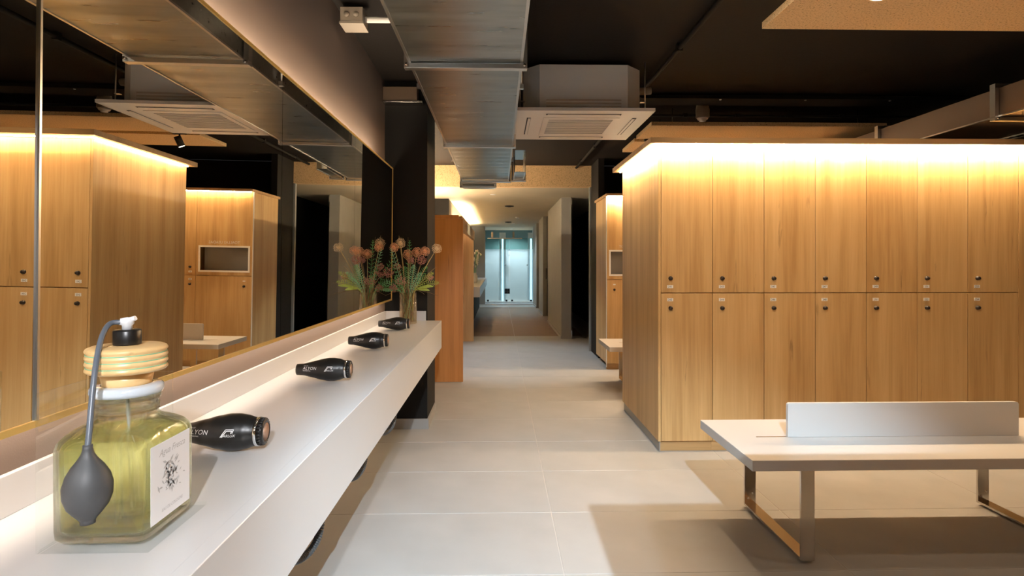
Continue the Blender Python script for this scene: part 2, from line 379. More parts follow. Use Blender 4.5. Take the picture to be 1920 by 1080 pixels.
def column(x, y, depth, label, group, nums, w_=LW):
    t = thing('locker', label, 'locker', (x, y, 0), 0, group)
    MB().box(0.0005, w_-0.0005, 0.022, depth, 0.072, LTOP-0.001).build('body', 'oak', t)
    MB().box(0.0005, w_-0.0005, 0.025, 0.045, 0.0, 0.0715).build('plinth', 'oak_h', t)
    e = 0.002
    door(t, e, w_-e, 0.074, 1.0845, True, nums[1], True); door(t, e, w_-e, 1.0905, LTOP-0.004, True, nums[0], False)
    return t
ords = ['first', 'second', 'third', 'fourth', 'fifth', 'sixth', 'seventh']
for i in range(7):
    column(LX+i*LW, LY, 1.13,
           ['oak locker column nearest the corridor, at the lit left corner', 'second oak locker column from the corridor corner',
            'third oak locker column from the corridor corner, left of bench backrest', 'fourth oak locker column from the corridor corner',
            'fifth oak locker column from the corridor corner, behind the bench', 'sixth oak locker column, second from the right picture edge',
            'seventh oak locker column, last at the right picture edge'][i],
           'oak lockers behind the near bench', (str(241+2*i), str(242+2*i)))
ep = thing('end_panel', 'wide oak end panel of the near lockers facing the corridor', 'panel', (LX, LY, 0))
MB().box(-0.018, -0.0005, 0.0, 1.13, 0.072, LTOP-0.001, 0, 0.001).build('panel_board', 'oak', ep)
MB().box(-0.006, -0.0005, 0.012, 1.12, 0.0, 0.0715).build('plinth', 'skirt', ep)
fp = bx('filler_panel', 'oak', LX+7*LW+0.002, LX+7*LW+0.16, LY-0.001, LY+0.6, 0.0, LTOP-0.001); tag(fp, 'narrow oak filler panel at the far right end of the lockers', 'panel')
cn = thing('locker_canopy', 'overhanging oak canopy with warm LED strip above the near lockers', 'canopy', (0, 0, 0))
cy0 = 3.752; cx0 = 1.004; cyb = 5.02
MB().box(cx0, 3.95, cy0, cyb, LTOP, 2.127, 0, 0.001).build('canopy_board', 'oak_h', cn)
MB().box(cx0+0.052, 3.92, cy0+0.074, cy0+0.086, LTOP-0.006, LTOP-0.0005).build('led_strip', 'led', cn)
MB().box(cx0+0.052, cx0+0.064, cy0+0.088, cyb-0.05, LTOP-0.006, LTOP-0.0005).build('led_strip', 'led', cn)

# second locker bank, further down the room
L2X, L2Y = 1.30, 6.84
t = thing('locker', 'wide oak cabinet with framed open hatch and lettering, further back', 'cabinet', (L2X, L2Y, 0))
Wd = 0.66
body2 = MB().box(0.0, Wd-0.0005, 0.30, 0.76, 0.072, LTOP-0.001).build('body', 'oak', t)
MB().box(0.0005, Wd-0.0005, 0.03, 0.05, 0, 0.0715).build('plinth', 'oak_h', t)
MB().box(0.0, 0.018, 0.022, 0.30, 0.072, LTOP-0.001).build('side_panel', 'oak', t)
MB().box(-0.008, -0.0005, 0.0, 0.02, 0.03, LTOP-0.001).build('edge_strip', 'plate', t)
# hatch x .06...62, z 1.20..1.47
hx0, hx1, hz0, hz1 = 0.045, 0.61, 1.150, 1.425
fb = MB()
fb.box(0.002, Wd-0.002, 0, 0.018, hz1, LTOP-0.004); fb.box(0.002, Wd-0.002, 0, 0.018, 1.0905, hz0)
fb.box(0.002, hx0, 0, 0.018, hz0, hz1); fb.box(hx1, Wd-0.002, 0, 0.018, hz0, hz1)
up = fb.build('upper_front', 'oak', t)
fr = MB(); q = 0.02
fr.box(hx0-q, hx1+q, -0.006, 0.0, hz1, hz1+q); fr.box(hx0-q, hx1+q, -0.006, 0.0, hz0-q, hz0)
fr.box(hx0-q, hx0, -0.006, 0.0, hz0, hz1); fr.box(hx1, hx1+q, -0.006, 0.0, hz0, hz1)
fr.build('hatch_frame', 'plate', up)
MB().box(hx0, hx1, 0.10, 0.11, hz0, hz1).build('hatch_back', 'mgrey', up)
MB().text('TOALLAS USADAS', 0.045, lambda x, y: (x+Wd/2, -0.001, y+1.470), 0, align='CENTER').build('lettering', 'whiteprint', up)
dl = MB().box(0.002, Wd-0.002, 0, 0.018, 0.074, 1.0845, 0, 0.001).build('door', 'oak', t)
knob_mesh(dl, (0.09, 0, 0.965)); MB().box(0.075, 0.105, -0.003, 0, 1.02, 1.035).build('number_plate', 'plate', dl)
for i in range(3):
    column(L2X+Wd+i*LW, L2Y, 0.76, ['narrow oak locker column beside the hatch cabinet', 'oak locker column second from the hatch cabinet', 'oak locker column third from the hatch cabinet'][i],
           'oak lockers behind the far bench', (str(281+2*i), str(282+2*i)))
cn2 = thing('locker_canopy', 'oak canopy with warm LED strip above the far hatch cabinet', 'canopy', (0, 0, 0))
MB().box(L2X-0.02, L2X+2.4, L2Y-0.07, L2Y+0.78, LTOP, 2.12, 0, 0.001).build('canopy_board', 'oak_h', cn2)
MB().box(L2X+0.005, L2X+2.3, L2Y-0.045, L2Y-0.033, LTOP-0.006, LTOP-0.0005).build('led_strip', 'led2', cn2)

# ------------------------------------------------------------------ benches
def bench(name, label, loc):
    t = thing(name, label, 'bench', loc)
    Ln, D, H = 1.79, 0.632, 0.45
    MB().box(0, Ln, 0, D, H-0.047, H, 0, 0.003).build('seat', 'bench', t)
    # groove plate and backrest
    MB().box(0.165, 0.316, 0.322, 0.330, H, H+0.0008).build('slot', 'steel', t)
    b = MB()
    x0, x1, z0, z1, r = 0.317, 1.46, H+0.001, H+0.165, 0.012
    pts = [(x0, z0), (x1, z0)]
    for cx_, cz_, a0 in ((x1-r, z1-r, 0), (x0+r, z1-r, 90)):
        for k in range(5):
            a = math.radians(a0+k*22.5); pts.append((cx_+r*math.cos(a), cz_+r*math.sin(a)))
    b.prism(pts, 0.318, 0.337); b.build('backrest', 'bench', t)
    for lx in (0.216, 1.475):
        l = MB()
        wl = 0.06; tt = 0.012; y0, y1 = 0.010, 0.585
        l.box(lx, lx+wl, y0, y0+tt, 0.012, H-0.0475, 0, 0.001); l.box(lx, lx+wl, y1-tt, y1, 0.012, H-0.0475, 0, 0.001)
        l.box(lx, lx+wl, y0+tt, y1-tt, 0.012, 0.012+tt, 0, 0.001); l.box(lx, lx+wl, y0+tt, y1-tt, H-0.053, H-0.0475)
        lo = l.build('leg_frame', 'steel', t)
        for yy in (y0+0.04, y1-0.04): MB().lathe([(0.014, 0.0), (0.016, 0.004), (0.012, 0.012)], 12, lx+wl/2, yy).build('foot', 'dark', lo)
        for zz in (0.05, 0.075):
            MB().lathe([(0.0, y1-tt-0.004), (0.005, y1-tt-0.004), (0.006, y1-tt)], 10, lx+wl/2+(0.012 if zz > 0.06 else -0.012), zz, axis='y').build('screw', 'chrome', lo)
    return t
bench('bench', 'white bench with low backrest board and steel frame in the foreground', (1.083, 2.411, 0))
bench('bench', 'white bench in front of the far hatch cabinet, half hidden', (1.10, 5.65, 0))

# ------------------------------------------------------------------ ducts
def duct(name, label, x0, x1, z0, z1, ys, flanges, pitch=0.18, mat='galv'):
    t = thing(name, label, 'duct', ((x0+x1)/2, ys[0], z0))
    ox, oy, oz = t.location
    for a, b in zip(ys[:-1], ys[1:]):
        d = MB(); n = max(1, round((b-a)/pitch)); prof = []
        for i in range(n):
            for k in range(6):
                u = k/6; prof.append((a+(b-a)*(i+u)/n, -0.002*math.sin(PI*u)))
        prof.append((b, 0.0))
        vs = []; fs = []
        for y, dz in prof: vs += [(x0-ox, y-oy, z0+dz-oz), (x1-ox, y-oy, z0+dz-oz)]
        for i in range(len(prof)-1): fs.append((2*i, 2*i+1, 2*i+3, 2*i+2))
        o0 = len(vs)
        d.add(vs, fs, 0, True)
        vs = []; fs = []
        for xx, s in ((x0, -1), (x1, 1)):
            base = len(vs)
            for y, dz in prof: vs += [(xx-s*dz-ox, y-oy, z0-oz), (xx-s*dz-ox, y-oy, z1-oz)]
            for i in range(len(prof)-1): fs.append((base+2*i, base+2*i+1, base+2*i+3, base+2*i+2))
        d.add(vs, fs, 0, True)
        d.box(x0-ox, x1-ox, a-oy, b-oy, z1-oz-0.001, z1-oz)
        sec = d.build('duct_section', mat, t)
        # folded lock seams along the lower edges
        for xx in (x0, x1): MB().box(xx-ox-0.006, xx-ox+0.006, a-oy+0.02, b-oy-0.02, z0-oz-0.005, z0-oz+0.004).build('seam', 'galv_trim', sec)
    for y in flanges:
        f = MB(); q = 0.028
        f.box(x0-q-ox, x1+q-ox, y-0.02-oy, y+0.02-oy, z0-q-oz, z0-0.004-oz, 0, 0.002); f.box(x0-q-ox, x1+q-ox, y-0.02-oy, y+0.02-oy, z1+0.002-oz, z1+q-oz)
        f.box(x0-q-ox, x0-0.004-ox, y-0.02-oy, y+0.02-oy, z0-oz-0.003, z1-oz+0.001); f.box(x1+0.004-ox, x1+q-ox, y-0.02-oy, y+0.02-oy, z0-oz-0.003, z1-oz+0.001)
        fo = f.build('flange', 'galv_trim', t)
        bo = MB()
        for xx in (x0-q/2, x1+q/2): bo.lathe([(0.0, y-0.032-oy), (0.007, y-0.032-oy), (0.008, y-0.0205-oy)], 8, xx-ox, z0-q/2-oz, axis='y')
        bo.build('bolt', 'steel', fo)
    return t
DX0, DX1, DZ = -0.421, 0.105, 2.243
d1 = duct('air_duct', 'large galvanised rectangular air duct running down the ceiling', DX0, DX1, DZ, 2.56, [-1.0, 0.85, 2.71, 4.575, 6.55], [0.85, 2.71, 4.575, 6.56])
def hanger(parent, x, y):
    ox, oy, oz = parent.location
    MB().tube([(x-ox, y-oy, DZ+0.02-oz), (x-ox, y-oy, CEIL-0.001-oz)], 0.005, 6).box(x-0.012-ox, x+0.012-ox, y-0.012-oy, y+0.012-oy, DZ+0.005-oz, DZ+0.03-oz).build('hanger_rod', 'galv_trim', parent)
for y in (3.12, 5.35):
    for x in (DX0-0.016, DX1+0.016): hanger(d1, x, y)
d2 = duct('branch_duct', 'short galvanised side branch at the end of the main duct', 0.166, 0.275, 2.245, 2.47, [5.95, 6.5], [6.5])
d2b = duct('outlet_duct', 'narrow galvanised duct end dropping below the main duct', -0.43, -0.06, 2.19, 2.245-0.04, [6.62, 6.95], [6.64])
d3 = duct('side_duct', 'warm-lit metal duct at upper right above the lockers', 3.16, 3.75, 2.222, 2.40, [1.6, 3.545, 4.66, 6.4], [3.545, 4.66], 2.0, 'dark_shaded')

# ------------------------------------------------------------------ ceiling cassette unit
cs = thing('ceiling_cassette', 'white square air-conditioning cassette hanging beside the duct', 'air conditioner', (0.585, 4.28, 2.32))
px_, py_ = 0.472, 0.452
pn = MB()
pn.prism([(-px_, -py_), (px_, -py_), (px_, py_), (-px_, py_)], 0.0, 0.022, axis='z')
pan = pn.build('panel', 'cass', cs)
b2 = MB()
c_ = 0.11; hb = 0.415
oct_ = [(-hb+c_, -hb+0.06), (hb-c_, -hb+0.06), (hb, -hb+0.06+c_), (hb, hb-c_), (hb-c_, hb), (-hb+c_, hb), (-hb, hb-c_), (-hb, -hb+0.06+c_)]
b2.prism(oct_, 0.0225, 0.345, axis='z'); body = b2.build('casing', 'cassbody', cs)
v_ = MB()
for k in range(3): v_.box(-0.26, 0.26, -hb+0.054, -hb+0.0595, 0.05+k*0.022, 0.060+k*0.022)
v_.build('casing_rib', 'cass', body)
sl = MB()
for sx, sy, rot in ((0, -1, 0), (0, 1, 0), (-1, 0, 1), (1, 0, 1)):
    if rot == 0: sl.box(-0.26, 0.26, sy*0.355-0.014, sy*0.355+0.014, -0.0015, 0.0)
    else: sl.box(sx*0.375-0.014, sx*0.375+0.014, -0.26, 0.26, -0.0015, 0.0)
sl.build('air_slot', 'dark', pan)
fl = MB()
for sx, sy, rot in ((0, -1, 0), (0, 1, 0), (-1, 0, 1), (1, 0, 1)):
    if rot == 0: fl.box(-0.25, 0.25, sy*0.352-0.009, sy*0.352+0.009, -0.004, -0.0016)
    else: fl.box(sx*0.372-0.009, sx*0.372+0.009, -0.25, 0.25, -0.004, -0.0016)
fl.build('louvre', 'cass', pan)
gr = MB().box(-0.27, 0.27, -0.27, 0.27, -0.003, 0.0, 0, 0.001).build('grille', 'cass', pan)
for k in range(13):
    y = -0.21+k*0.035
    MB().box(-0.23, 0.23, y-0.005, y+0.005, -0.0045, -0.0031).build('grille_slat', 'mgrey', cs)
for sx in (-0.44, 0.44):
    for sy in (-0.30, 0.30):
        MB().tube([(sx, sy, 0.03), (sx, sy, CEIL-2.3205)], 0.005, 6).box(min(sx, sx*0.92), max(sx, sx*0.92), sy-0.015, sy+0.015, 0.10, 0.104).build('hanger_rod', 'galv_trim', cs)
MB().tube([(hb-0.002, -0.1, 0.24), (hb+0.07, -0.1, 0.24), (hb+0.12, -0.1, 0.245)], 0.028, 10).build('pipe_stub', 'beigeplastic', cs)

# ------------------------------------------------------------------ acoustic ceiling islands
def island(label, x0, x1, y0, y1, z=2.52, lamps=()):
    t = thing('acoustic_panel', label, 'ceiling panel', ((x0+x1)/2, (y0+y1)/2, z), 0, 'wood-wool ceiling islands')
    hx, hy = (x1-x0)/2, (y1-y0)/2
    MB().box(-hx, hx, -hy, hy, 0, 0.035, 0, 0.002).build('board', 'woodwool', t)
    for sx in (-1, 1):
        for sy in (-1, 1): MB().tube([(sx*hx*0.8, sy*hy*0.7, 0.0355), (sx*hx*0.8, sy*hy*0.7, CEIL-z-0.001)], 0.003, 6).build('hanger_wire', 'steel', t)
    for lx, ly, en, cone, colr in lamps:
        x, y = lx-t.location.x, ly-t.location.y
        d = MB().lathe([(0.045, -0.004), (0.05, -0.002), (0.05, -0.0005), (0.045, -0.0005)], 20, x, y).build('downlight', 'whiteplastic', t)
        MB().lathe([(0.0, -0.0052), (0.036, -0.0052), (0.036, -0.0042)], 20, x, y).build('lamp_face', 'lamp', d)
        light('SPOT', 'downlight_beam', (x, y, -0.02), en, colr, t, 0.04, (0, 0, -1), cone, 0.8)
    return t
island('speckled tan wood-wool ceiling panel at upper right with a downlight', 1.375, 3.4, 1.2, 2.95, lamps=((1.75, 2.57, 11, 2.4, NEUTRAL), (2.7, 2.0, 16, 2.4, NEUTRAL)))
island('long tan wood-wool ceiling panel just above the locker canopy', 1.36, 3.5, 5.06, 5.62)
island('small visible corner of tan panel behind the locker canopy corner', 1.37, 3.5, 5.74, 6.30)

# ------------------------------------------------------------------ ceiling services
def pipe(name, label, pts, r, mat='dark', clips=0, cat='conduit'):
    t = thing(name, label, cat, pts[0]); o = Vector(pts[0])
    P = [Vector(p)-o for p in pts]
    MB().tube(P, r, 10).build('pipe', mat, t)
    for k in range(clips):
        p = P[0].lerp(P[-1], (k+0.5)/clips)
        MB().box(p.x-0.018, p.x+0.018, p.y-0.018, p.y+0.018, p.z-r*1.35, p.z+r*1.6).build('clip', mat, t)
    return t
pipe('conduit', 'black conduit running along the ceiling beside the cassette', [(1.185, -1.0, 2.672), (1.12, 8.24, 2.668)], 0.017, 'black', 9)
pipe('conduit', 'thin black conduit crossing the ceiling above the lockers', [(0.95, 5.02, 2.60), (4.68, 5.02, 2.60)], 0.011, 'black', 8)
ctray = thing('cable_tray', 'black cable tray crossing the ceiling behind the cassette', 'cable tray', (1.1, 4.80, 2.66))
MB().box(0, 3.55, -0.10, 0.10, 0, 0.005).box(0, 3.55, -0.105, -0.10, 0, 0.03).box(0, 3.55, 0.10, 0.105, 0, 0.03).build('tray', 'black', ctray)
for k in range(4): MB().lathe([(0.0, -0.006), (0.008, -0.006), (0.01, -0.0005)], 10, 0.75+k*0.72, -0.08).build('bolt', 'galv_trim', ctray)
sd = thing('smoke_detector', 'small beige smoke detector hanging above the locker canopy', 'detector', (1.80, 5.0, 2.545))
MB().lathe([(0.0, 0.0), (0.028, 0.0), (0.03, 0.012), (0.042, 0.014), (0.05, 0.028), (0.048, 0.03)], 20).build('sensor_head', 'whiteplastic', sd)
MB().lathe([(0.048, 0.0305), (0.058, 0.034), (0.06, 0.10), (0.05, 0.154)], 20).build('mounting_base', 'beigeplastic', sd)
jb = thing('junction_box', 'beige junction box on the ceiling above the mirror', 'junction box', (-0.79, 3.12, 2.575))
MB().box(-0.06, 0.06, -0.06, 0.06, 0.0125, 0.09, 0, 0.003).box(-0.064, 0.064, -0.064, 0.064, 0, 0.0122, 0, 0.001).build('box', 'beigeplastic', jb)
for x in (-0.025, 0.025): MB().lathe([(0.0, -0.068), (0.014, -0.066), (0.016, -0.0605)], 14, x, 0.05, axis='y').build('knockout', 'beigeplastic', jb)
MB().tube([(0.0605, 0, 0.045), (0.38, 0, 0.045)], 0.016, 10).build('conduit_pipe', 'plate', jb)
dbx = thing('ventilation_box', 'dark grey box mounted high on the black column', 'box', (-0.755, 4.40, 2.515))
MB().box(-0.13, 0.13, -0.05, 0.049, 0.012, 0.12, 0, 0.002).build('box', 'dark_shaded', dbx)
MB().box(-0.14, 0.17, -0.06, 0.049, 0.0, 0.0115, 0, 0.001).build('bottom_rail', 'steel', dbx)
wt = thing('wire_tray', 'metal wire cable tray at the right edge above the lockers', 'cable tray', (3.95, 4.2, 2.30))
m_ = MB()
for x in (0, 0.07, 0.14, 0.21): m_.tube([(x, -0.6, 0), (x, 1.8, 0)], 0.004, 6)
for k in range(24): m_.tube([(0, -0.55+k*0.1, -0.004), (0.21, -0.55+k*0.1, -0.004)], 0.003, 6)
m_.build('wire_grid', 'galv_trim', wt)
for y in (-0.3, 0.9):
    MB().tube([(0.1, y, 0.004), (0.1, y, CEIL-2.301)], 0.004, 6).build('hanger_rod', 'galv_trim', wt)
def track_spot(label, loc, aim, en, colr=NEUTRAL, cone=1.5, size=0.04, top=2.52):
    t = thing('track_spotlight', label, 'spotlight', loc)
    h = top-loc[2]
    MB().box(-0.06, 0.06, -0.016, 0.016, h-0.02, h-0.0005).build('adapter', 'dark', t)
    MB().tube([(0, 0, h-0.02), (0, 0, 0.03)], 0.008, 8).build('stem', 'dark', t)
    d = Vector(aim).normalized()
    hd = MB().tube([-d*0.05, d*0.05], 0.032, 16).build('lamp_head', 'dark', t)
    MB().tube([d*0.0505, d*0.052], 0.026, 16).build('lamp_face', 'lamp', hd)
    light('SPOT', 'spot_beam', tuple(d*0.07), en, colr, t, size, aim, cone, 0.6)
    return t
track_spot('black track spotlight under the ceiling panel, seen in the mirror', (1.5, 5.62, 2.43), (-0.35, 0.3, -1), 30)
# spots around the viewpoint are added, unseen, to light floor, lockers and counter
track_spot('added unseen cool white spotlight directly above the viewpoint', (0.461, -0.10, 2.60), (0.05, 0.62, -0.78), 520, COOL, 1.02, 0.004, CEIL)  # added for the cool floor light and the block's shadow
track_spot('added unseen fill spotlight aimed at the near lockers', (0.75, 1.6, 2.60), (0.47, 0.74, -0.49), 75, NEUTRAL, 1.15, 0.05, CEIL)  # added fill for the locker fronts
track_spot('added unseen fill spotlight for the near end of the counter', (0.30, -0.20, 2.60), (-0.92, 1.2, -1.55), 75, (0.84, 0.93, 1.0), 1.5, 0.05, CEIL)  # added fill for the bottle and countertop
track_spot('added fill spotlight behind the viewpoint aimed along the counter', (0.25, -1.5, 2.45), (-0.88, 2.6, -1.40), 260, (0.95, 0.96, 1.0), 1.0, 0.03, CEIL)  # added frontal fill for bottle, dryers and flowers
track_spot('ceiling spotlight hidden beyond the duct end', (-0.15, 7.6, 2.60), (0.12, 0.02, -1), 105, COOL, 1.35, 0.05, CEIL)

# ------------------------------------------------------------------ corridor furniture
wu = thing('wardrobe_unit', 'reddish wooden wardrobe unit with open niche past the column', 'wardrobe', (-0.9, 6.18, 0))
MB().box(-0.44, 0.507, 0.0, 0.04, 0.0, 1.77, 0, 0.001).build('side_panel', 'cedar', wu)
MB().box(-0.44, 0.462, 0.0, 0.04, 1.7705, 1.81, 0, 0.001).build('top_rail', 'cedar', wu)
MB().box(-0.44, 0.481, 3.15, 3.19, 0.0, 1.77, 0, 0.001).build('side_panel', 'oak', wu)
MB().box(-0.44, 0.495, 0.041, 3.19, 1.7705, 1.80, 0, 0.001).build('top_panel', 'oak_y', wu)
MB().box(0.455, 0.495, 0.041, 3.149, 1.66, 1.77, 0, 0.001).build('front_rail', 'oak_y', wu)
MB().box(-0.44, -0.42, 0.041, 3.149, 0.0, 1.77, 0).build('back_panel', 'oak', wu)
MB().box(-0.41, -0.39, 0.1, 3.1, 1.81, 1.82).build('led_strip', 'ledw', wu)
MB().box(0.40, 0.41, 0.1, 3.1, 1.755, 1.765).build('led_strip', 'ledb', wu)
c2 = thing('vanity_counter', 'far white vanity counter in the corridor beyond the wardrobe', 'counter', (-0.87, 10.4, 0))
MB().box(0.001, 0.52, 0, 6.1, 0.815, 0.845, 0, 0.002).build('countertop', 'white', c2)
MB().box(0.49, 0.52, 0, 6.1, 0.655, 0.8145, 0, 0.002).build('fascia', 'white', c2)
MB().box(0.001, 0.4895, 0, 0.03, 0.655, 0.8145).build('end_panel', 'white', c2)
MB().box(0.001, 0.30, 0.2, 6.0, 0.0, 0.65).build('base_cabinet', 'black', c2)
m2 = thing('wall_mirror', 'far wall mirror above the corridor vanity counter', 'mirror', (-0.87, 10.5, 0))
MB().box(0.05, 0.056, 0, 5.8, 1.02, 2.0).build('mirror_panel', 'mirror', m2)
MB().box(0.001, 0.0495, 0.05, 5.75, 1.07, 1.95).build('backing', 'dark', m2)
MB().box(0.012, 0.04, 0.05, 5.75, 1.951, 1.962).build('led_strip', 'ledw', m2)
fvs = thing('flower_vase', 'small vase on the far corridor counter', 'vase', (-0.53, 12.3, 0.845))
MB().lathe([(0.05, 0), (0.07, 0.05), (0.06, 0.16), (0.035, 0.2), (0.04, 0.22)], 16).build('vase_body', 'whiteplastic', fvs)
for k in range(5):
    a = k*1.3; tx, ty = 0.12*math.cos(a), 0.12*math.sin(a); hh = 0.42+0.08*(k % 3)
    t = thing('white_flower', ['white blossom stem in far vase, tallest', 'white blossom stem in far vase leaning to the counter edge', 'white blossom stem in far vase leaning to the wall', 'low white blossom stem in far vase, front', 'low white blossom stem in far vase, back'][k], 'flower', (-0.53+0.01*math.cos(a), 12.3+0.01*math.sin(a), 1.04), 0, 'white flowers in the far vase')
    MB().tube([(0, 0, 0), (tx*0.4, ty*0.4, hh*0.6), (tx, ty, hh)], 0.004, 6).build('stem', 'leaf', t)
    bl = MB()
    for j in range(7):
        u = 0.4+0.6*j/6; p = Vector((tx*u*u, ty*u*u, hh*u))+Vector((random.uniform(-.05, .05), random.uniform(-.05, .05), 0))
        for q_ in range(5):
            b_ = q_*2*PI/5; e1 = Vector((math.cos(b_), math.sin(b_)*0.6, math.sin(b_)*0.8))*0.035; e2 = Vector((-math.sin(b_), math.cos(b_), 0.3))*0.016
            bl.add([p, p+e1*0.6+e2, p+e1, p+e1*0.6-e2], [(0, 1, 2, 3)])
    bl.build('blossoms', 'wflower', t)
# corridor ceiling fittings
for lx, ly, lab in ((0.197, 11.05, 'nearer black round diffuser in the corridor ceiling'), (0.247, 15.46, 'farther black round diffuser in the corridor ceiling')):
    t = thing('ceiling_diffuser', lab, 'vent', (lx, ly, LOWC-0.02), 0, 'corridor ceiling diffusers')
    MB().lathe([(0.05, 0), (0.085, 0.003), (0.09, 0.0195)], 24).build('ring', 'dark', t)
    MB().lathe([(0.0, -0.004), (0.04, -0.004), (0.045, 0.0)], 24).build('disc', 'black', t)
t = thing('smoke_detector', 'tiny pale smoke detector on the corridor ceiling', 'detector', (0.44, 13.8, LOWC-0.04))
MB().lathe([(0.0, 0), (0.03, 0.0), (0.05, 0.02), (0.05, 0.0395)], 18).build('sensor_head', 'whiteplastic', t)
def corr_lamp(label, x, y, en, colr):
    t = thing('recessed_downlight', label, 'downlight', (x, y, LOWC-0.006))
    r_ = MB().lathe([(0.04, 0), (0.05, 0.002), (0.05, 0.0055)], 18).build('ring', 'whiteplastic', t)
    light('SPOT', 'downlight_beam', (0, 0, -0.01), en, colr, t, 0.04, (0, 0, -1), 2.3, 0.8)
corr_lamp('small recessed downlight near the end of the corridor', 0.4, 16.2, 60, COOL)
corr_lamp('small recessed downlight midway along the corridor', -0.1, 9.2, 15, NEUTRAL)
# shower enclosure
sh = thing('shower_screen', 'frosted blue glass shower screen with sliding rail at corridor end', 'shower screen', (0.33, 18.0, 0))
for x0, x1 in ((-0.765, -0.02), (0.0, 0.755)):
    p = MB().box(x0, x1, -0.005, 0.005, 0.05, 1.708).build('frosted_pane', 'frost', sh)
    q2 = MB().box(x0, x1, -0.005, 0.005, 1.7085, 2.05).build('clear_pane', 'showerglass', sh)
    MB().lathe([(0.0, -0.03), (0.018, -0.03), (0.018, -0.0055)], 12, x1-0.12 if x0 < -0.5 else x1-0.2, 1.2, axis='y').build('door_knob', 'chrome', p)
    for xx in (x0+0.08, x1-0.08): MB().box(xx-0.03, xx+0.03, -0.012, -0.0055, 0.055, 0.11).build('clamp', 'dark', p)
MB().box(-0.70, 0.40, -0.03, -0.012, 2.03, 2.06).build('rail', 'chrome', sh)
for xx in (-0.55, 0.12): MB().box(xx-0.03, xx+0.03, -0.03, -0.012, 2.065, 2.26).build('rail_bracket', 'steel', sh)
st = thing('shower_light_column', 'left vertical cool light strip behind the shower glass', 'light strip', (0.11, 18.4, 0.05))
MB().box(-0.025, 0.025, -0.005, 0.005, 0, 2.0).build('led_strip', 'ledc', st); MB().box(-0.10, 0.10, 0.0055, 0.03, 0, 2.2).build('post', 'bluewall', st)
st = thing('shower_light_column', 'right vertical cool light strip behind the shower glass', 'light strip', (1.03, 18.4, 0.05))
MB().box(-0.025, 0.025, -0.005, 0.005, 0, 2.0).build('led_strip', 'ledc', st); MB().box(-0.10, 0.10, 0.0055, 0.03, 0, 2.2).build('post', 'bluewall', st)
t = thing('overhead_shower', 'round shower head behind the glass', 'shower head', (0.30, 19.3, 1.52))
MB().lathe([(0.07, 0), (0.07, 0.012), (0.015, 0.03), (0.012, 0.1)], 18).build('rose', 'chrome', t); MB().tube([(0, 0, 0.1), (0, 0.1, 0.16), (0, 0.259, 0.16)], 0.012, 8).build('arm', 'chrome', t)
t = thing('floor_drain', 'small black square plate low on the shower glass', 'plate', (0.253, 17.93, 0.30))
for i in (0, 1):
    for j in (0, 1): MB().box(-0.08+i*0.085, -0.005+i*0.085, 0.0, 0.01, j*0.085, j*0.085+0.075).build('plate_square', 'dark', t)
MB().box(-0.08, 0.08, 0.0105, 0.06, 0.0, 0.16).build('backing', 'mgrey', t)
gv = MB()
for k in range(900):
    x, y = random.uniform(-0.43, 1.08), random.uniform(17.80, 17.97); r = random.uniform(0.012, 0.022); o = (x, y, 0.03+r*0.5)
    gv.add([(o[0]+r, y, o[2]), (o[0]-r, y, o[2]), (x, y+r, o[2]), (x, y-r, o[2]), (x, y, o[2]+r*0.7), (x, y, o[2]-r*0.5)],
           [(0, 2, 4), (2, 1, 4), (1, 3, 4), (3, 0, 4), (2, 0, 5), (1, 2, 5), (3, 1, 5), (0, 3, 5)])
tag(gv.build('pebbles', 'gravel'), 'strip of white pebbles along the shower screen', 'pebbles', kind='stuff')
shl = thing('recessed_downlight', 'cool recessed downlight inside the shower', 'downlight', (0.4, 18.8, LOWC-0.006))
MB().lathe([(0.04, 0), (0.05, 0.002), (0.05, 0.0055)], 18).build('ring', 'whiteplastic', shl)
light('SPOT', 'downlight_beam', (0, 0, -0.01), 150, (0.88, 0.97, 1.0), shl, 0.05, (0, 0, -1), 2.6, 0.6)

